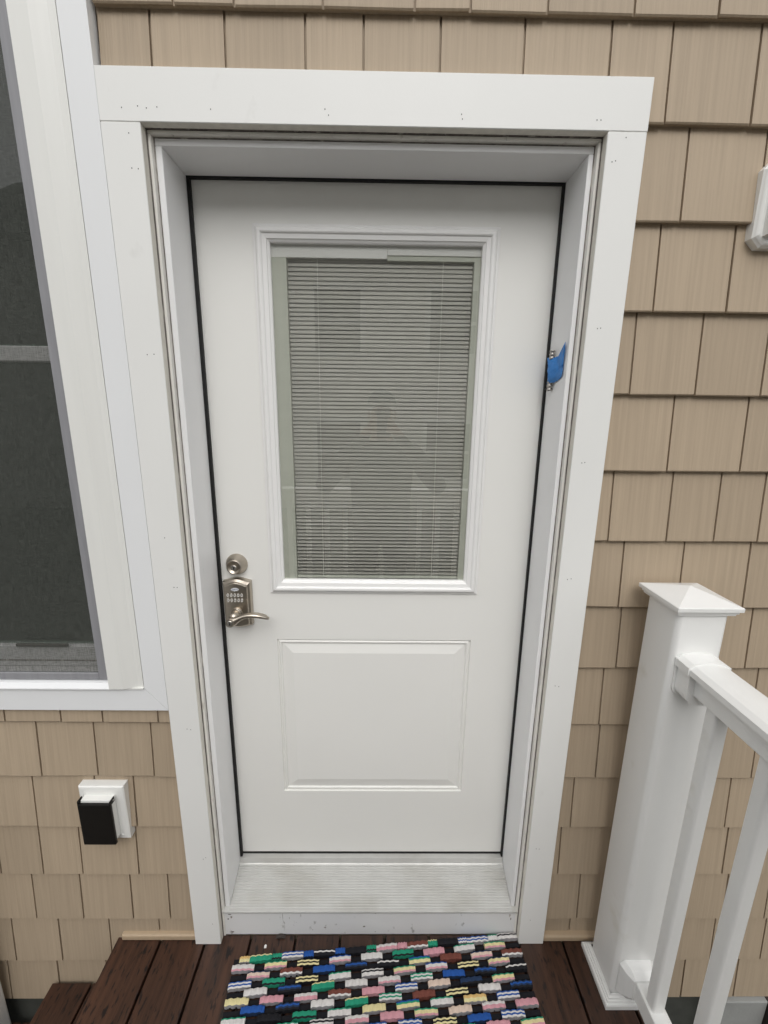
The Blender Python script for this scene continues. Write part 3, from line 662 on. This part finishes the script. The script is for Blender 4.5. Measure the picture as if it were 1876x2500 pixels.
# stripes from back to front over the top; the last letter is the front face, often grey to paint in its shadow side
PATS = ['wkwws', 'bwbws', 'gyyps', 'ppppp', 'wwpps', 'nyyps', 'yyyys', 'bbbbn', 'kykyk', 'wwwws', 'rrrws', 'gggkg', 'ooows', 'kkkkk', 'tttts', 'gwgws', 'ygggg', 'bgyys', 'bwwps', 'nbnkk', 'aayys', 'rrrrr', 'gwwws', 'kwkkk', 'pppps', 'wwwps', 'nttps', 'kkkkk', 'nnnkk', 'kykyk', 'bbbbn', 'nbnkk', 'gggkg']
BW, BD, BH = .0650, .0152, .0190
meshes = []
def mat_block(pat, var):
    rr = random.Random(var*97+hash_(pat)); bm = bmesh.new(); NX = 12
    ph, am = rr.uniform(0, 6), rr.uniform(.0004, .0010)
    ys = [BD/2, BD*.25, 0, -BD*.25, -BD/2]
    rows = []
    for j, y in enumerate(ys):
        row = []
        for i in range(NX+1):
            x = -BW/2+BW*i/NX; wv = math.sin(ph+i*1.9)
            endd = .0022*max(0, abs(2*i/NX-1)-.7)/.3
            z = BH - endd + (.0006*wv) - (.0016 if j in (0, 4) else 0)
            row.append(bm.verts.new((x, y+am*wv, z)))
        rows.append(row)
    bot = [[bm.verts.new((v.co.x, v.co.y, .0045)) for v in rows[0]], [bm.verts.new((v.co.x, v.co.y, .0045)) for v in rows[4]]]
    for j in range(4):
        for i in range(NX):
            f = bm.faces.new((rows[j][i], rows[j+1][i], rows[j+1][i+1], rows[j][i+1])); f.material_index = keys_.index(pat[j])
    for i in range(NX):
        f = bm.faces.new((rows[4][i], bot[1][i], bot[1][i+1], rows[4][i+1])); f.material_index = keys_.index(pat[4])
        f = bm.faces.new((rows[0][i+1], bot[0][i+1], bot[0][i], rows[0][i])); f.material_index = keys_.index(pat[0])
    for e in (0, NX):
        vs = [rows[j][e] for j in range(5)]+[bot[1][e], bot[0][e]]
        f = bm.faces.new(vs if e else vs[::-1]); f.material_index = keys_.index(pat[2])
    bmesh.ops.recalc_face_normals(bm, faces=bm.faces)
    me = bpy.data.meshes.new('foam_block'); bm.to_mesh(me); bm.free()
    for k_ in keys_: me.materials.append(MC[k_])
    return me
def hash_(s): return sum((i+1)*ord(c) for i, c in enumerate(s))
for p_ in PATS:
    for v_ in range(2): meshes.append((p_, mat_block(p_, v_)))
TH = math.radians(4.1); ex = Vector((math.cos(TH), math.sin(TH), 0)); ey = Vector((-math.sin(TH), math.cos(TH), 0))
TL = Vector((.1365, -.0400, 0)); MW, MD, PXM, PYM = .884, .54, .0965, .0197
rm = random.Random(5); lastrow = []
NR = int(MD/PYM)
for r_ in range(NR):
    off = 0 if r_ % 2 == 0 else PXM/2
    x = -PXM/2+off; row = []; yl = -.0105-PYM*r_
    strip = bmesh.new()
    # dark rubber strip that the blocks of one row are threaded on
    A0 = [(0, yl-.0060), (MW, yl-.0060), (MW, yl+.0060), (0, yl+.0060)]
    vsb = [strip.verts.new(TL+ex*a_+ey*b_+Vector((0, 0, .0022))) for a_, b_ in A0]; vst = [strip.verts.new(TL+ex*a_+ey*b_+Vector((0, 0, .0085))) for a_, b_ in A0]
    strip.faces.new(vsb[::-1]); strip.faces.new(vst)
    for i in range(4): strip.faces.new((vsb[i], vsb[(i+1) % 4], vst[(i+1) % 4], vst[i]))
    obj('rubber_strip', strip, MC['k'], mt)
    while x < MW:
        c0, c1 = max(0, x), min(MW, x+BW)
        if c1-c0 > .018:
            while True:
                p_, me = rm.choice(meshes)
                if p_ not in row[-2:] and p_ not in lastrow: break
            row.append(p_)
            o = bpy.data.objects.new('foam_block', me); COL.objects.link(o); o.parent = mt
            pos = TL+ex*((c0+c1)/2)+ey*(yl+rm.uniform(-.0012, .0012)); pos.z = rm.uniform(-.0015, .0015)
            o.location = pos-WL[mt.name]; o.rotation_euler = (rm.uniform(-.04, .04), rm.uniform(-.03, .03), TH+rm.uniform(-.03, .03)); o.scale = ((c1-c0)/BW, 1, 1)
        x += PXM
    if r_ == 0:   # closed border: fill the gaps of the first row
        x = BW-PXM/2
        while x < MW-.02:
            p_, me = rm.choice(meshes); o = bpy.data.objects.new('foam_block', me); COL.objects.link(o); o.parent = mt
            wdt = PXM-BW; pos = TL+ex*(x+wdt/2)+ey*(yl+.001); o.location = pos-WL[mt.name]; o.rotation_euler = (0, 0, TH); o.scale = (wdt/BW*.96, .95, .93); x += PXM
    lastrow = row

# ------------------------------------------------------------------ bits on the deck
bm = bmesh.new(); prism(bm, [(.218, -.0115), (.225, -.0105), (.2245, -.0035), (.2205, -.0015), (.2175, -.0050)], 'z', .0004, .0026)
tag(obj('paint_chip', bm, m_chip), 'small white paint chip lying on the deck by the sill', 'chip')
bm = bmesh.new(); lathe = None
r_ = random.Random(2)
for i in range(7):
    x = .252+.004*i; h_ = .004+.004*math.sin(math.pi*i/6); box(bm, x-.003, x+.003, .0135, .0240, .0003, h_, .0008)
tag(obj('dry_leaf', bm, m_brownpost), 'curled dark dead leaf against the white sill board', 'leaf')

# ------------------------------------------------------------------ house across the yard (seen only mirrored in the glass)
nh = thing('neighbour_house', 'pale sided house across the yard mirrored in the door glass', 'house', (0, -9.5, -.8))
B('house_wall', -9, 9.5, -15, -9.5, -.8, 5.2, m_nwall, nh)
bm = bmesh.new(); prism(bm, [(-16, 5.2), (-9, 5.2), (-12.4, 7.6)], 'x', -9.4, 9.9); obj('roof', bm, m_nroof, nh)
for x0 in (-4.2, -1.1, 1.6, 4.4):
    for z0 in (-.1, 2.9):
        wi = B('house_window', x0, x0+1.3, -9.5, -9.44, z0, z0+1.6, m_pvc, nh)
        B('pane', x0+.12, x0+1.18, -9.44, -9.425, z0+.12, z0+.74, m_nglass, wi); B('pane', x0+.12, x0+1.18, -9.44, -9.425, z0+.82, z0+1.48, m_nglass, wi)

# ------------------------------------------------------------------ the photographer and phone (behind the lens, mirrored in the glass)
ph = thing('phone', 'black smartphone held up in both hands of the photographer', 'phone', (.585, -1.045, 1.52))
B('phone_body', .5475, .6225, -1.0490, -1.0400, 1.505, 1.660, m_ink, ph, .003, 2)
pe = thing('person', 'person in dark jacket and cap holding up a phone towards the door', 'person', (.575, -1.36, 0))
m_jacket = mat('jacket_cloth', (.035, .040, .045), .85, var=.2, vscale=(20, 20, 20)); m_trouser = mat('trouser_cloth', (.03, .032, .045), .9); m_skin = mat('skin', (.46, .29, .22), .55); m_shoe = mat('shoe', (.02, .02, .02), .6); m_cap = mat('cap_cloth', (.05, .08, .10), .85)
V, E_, Rr = [], [], []
def jt(x, y, z, r, par=None):
    V.append((x, y, z)); Rr.append(r)
    if par is not None: E_.append((par, len(V)-1))
    return len(V)-1
ox, oy = .575, -1.36
pel = jt(ox, oy, .95, (.185, .13)); bel = jt(ox, oy, 1.10, (.190, .14), pel); chs = jt(ox, oy, 1.28, (.200, .135), bel); nb = jt(ox, oy, 1.45, (.075, .07), chs)
hd0 = jt(ox, oy+.02, 1.53, (.058, .062), nb); hd1 = jt(ox, oy+.035, 1.60, (.072, .085), hd0); hd2 = jt(ox, oy+.03, 1.69, (.078, .092), hd1)
for sg in (-1, 1):
    sh = jt(ox+sg*.205, oy, 1.385, (.080, .080), chs); el = jt(ox+sg*.375, oy+.07, 1.165, (.058, .058), sh); wr = jt(ox+sg*.105, oy+.255, 1.500, (.036, .034), el); pm = jt(ox+sg*.070, oy+.285, 1.545, (.030, .026), wr)
    for k in range(4):
        f1 = jt(ox+sg*(.058-.004*k), oy+.318, 1.600-.021*k, (.0092, .0092), pm); jt(ox+sg*(.030-.003*k), oy+.327, 1.606-.021*k, (.0082, .0082), f1)
    t1 = jt(ox+sg*.050, oy+.292, 1.585, (.0105, .0105), pm); jt(ox+sg*.030, oy+.297, 1.610, (.0090, .0090), t1)
    hp = jt(ox+sg*.095, oy, .86, (.095, .10), pel); kn = jt(ox+sg*.105, oy+.01, .49, (.066, .068), hp); ak = jt(ox+sg*.110, oy-.02, .09, (.045, .05), kn); jt(ox+sg*.120, oy+.14, .040, (.042, .036), ak)
me = bpy.data.meshes.new('body'); me.from_pydata(V, E_, []); tmp = bpy.data.objects.new('body_tmp', me); COL.objects.link(tmp)
sk = tmp.modifiers.new('skin', 'SKIN'); sk.use_smooth_shade = True
for i, r in enumerate(Rr): me.skin_vertices[0].data[i].radius = r
me.skin_vertices[0].data[pel].use_root = True
sb = tmp.modifiers.new('sub', 'SUBSURF'); sb.levels = 2; sb.render_levels = 2
dg = bpy.context.evaluated_depsgraph_get(); bme = bpy.data.meshes.new_from_object(tmp.evaluated_get(dg)); bpy.data.objects.remove(tmp)
for m_ in (m_jacket, m_trouser, m_skin, m_shoe): bme.materials.append(m_)
for p_ in bme.polygons:
    c = p_.center
    hand = c.y > oy+.272 and c.z > 1.515
    p_.material_index = 2 if (hand or c.z > 1.475 and abs(c.x-ox) < .105 and c.y < oy+.15) else (3 if c.z < .085 else (1 if c.z < .90 else 0))
bme.transform(Matrix.Translation((-.575, 1.36, 0)))
body = bpy.data.objects.new('body', bme); COL.objects.link(body); body.parent = pe; WL[body.name] = Vector((.575, -1.36, 0))
bm = bmesh.new(); bmesh.ops.create_uvsphere(bm, u_segments=24, v_segments=12, radius=1)
for v in list(bm.verts):
    if v.co.z < -.05: bm.verts.remove(v)
for v in bm.verts: v.co = Vector((ox+v.co.x*.086, oy+.030+v.co.y*.104, 1.690+v.co.z*.085))
obj('cap', bm, m_cap, pe, smooth=True)
bm = bmesh.new(); prism(bm, [(ox+.075*math.cos(a_*math.pi/10), oy+.105+.085*math.sin(a_*math.pi/10)) for a_ in range(11)], 'z', 1.690, 1.696); obj('cap_brim', bm, m_chip, pe)
for sg in (-1, 1):
    bm = bmesh.new(); bmesh.ops.create_uvsphere(bm, u_segments=12, v_segments=8, radius=1)
    for v in bm.verts: v.co = Vector((ox+sg*.080+v.co.x*.010, oy+.025+v.co.y*.018, 1.625+v.co.z*.030))
    obj('ear', bm, m_skin, pe, smooth=True)
    bm = bmesh.new(); bmesh.ops.create_uvsphere(bm, u_segments=10, v_segments=6, radius=.010)
    for v in bm.verts: v.co += Vector((ox+sg*.030, oy+.118, 1.640))
    obj('eye', bm, m_ink, pe, smooth=True)
bm = bmesh.new(); bmesh.ops.create_uvsphere(bm, u_segments=10, v_segments=8, radius=1)
for v in bm.verts: v.co = Vector((ox+v.co.x*.013, oy+.124+v.co.y*.018, 1.612+v.co.z*.024))
obj('nose', bm, m_skin, pe, smooth=True)
bm = bmesh.new(); box(bm, ox-.022, ox+.022, oy+.108, oy+.118, 1.572, 1.579, .003, 2); obj('mouth', bm, m_rust, pe)
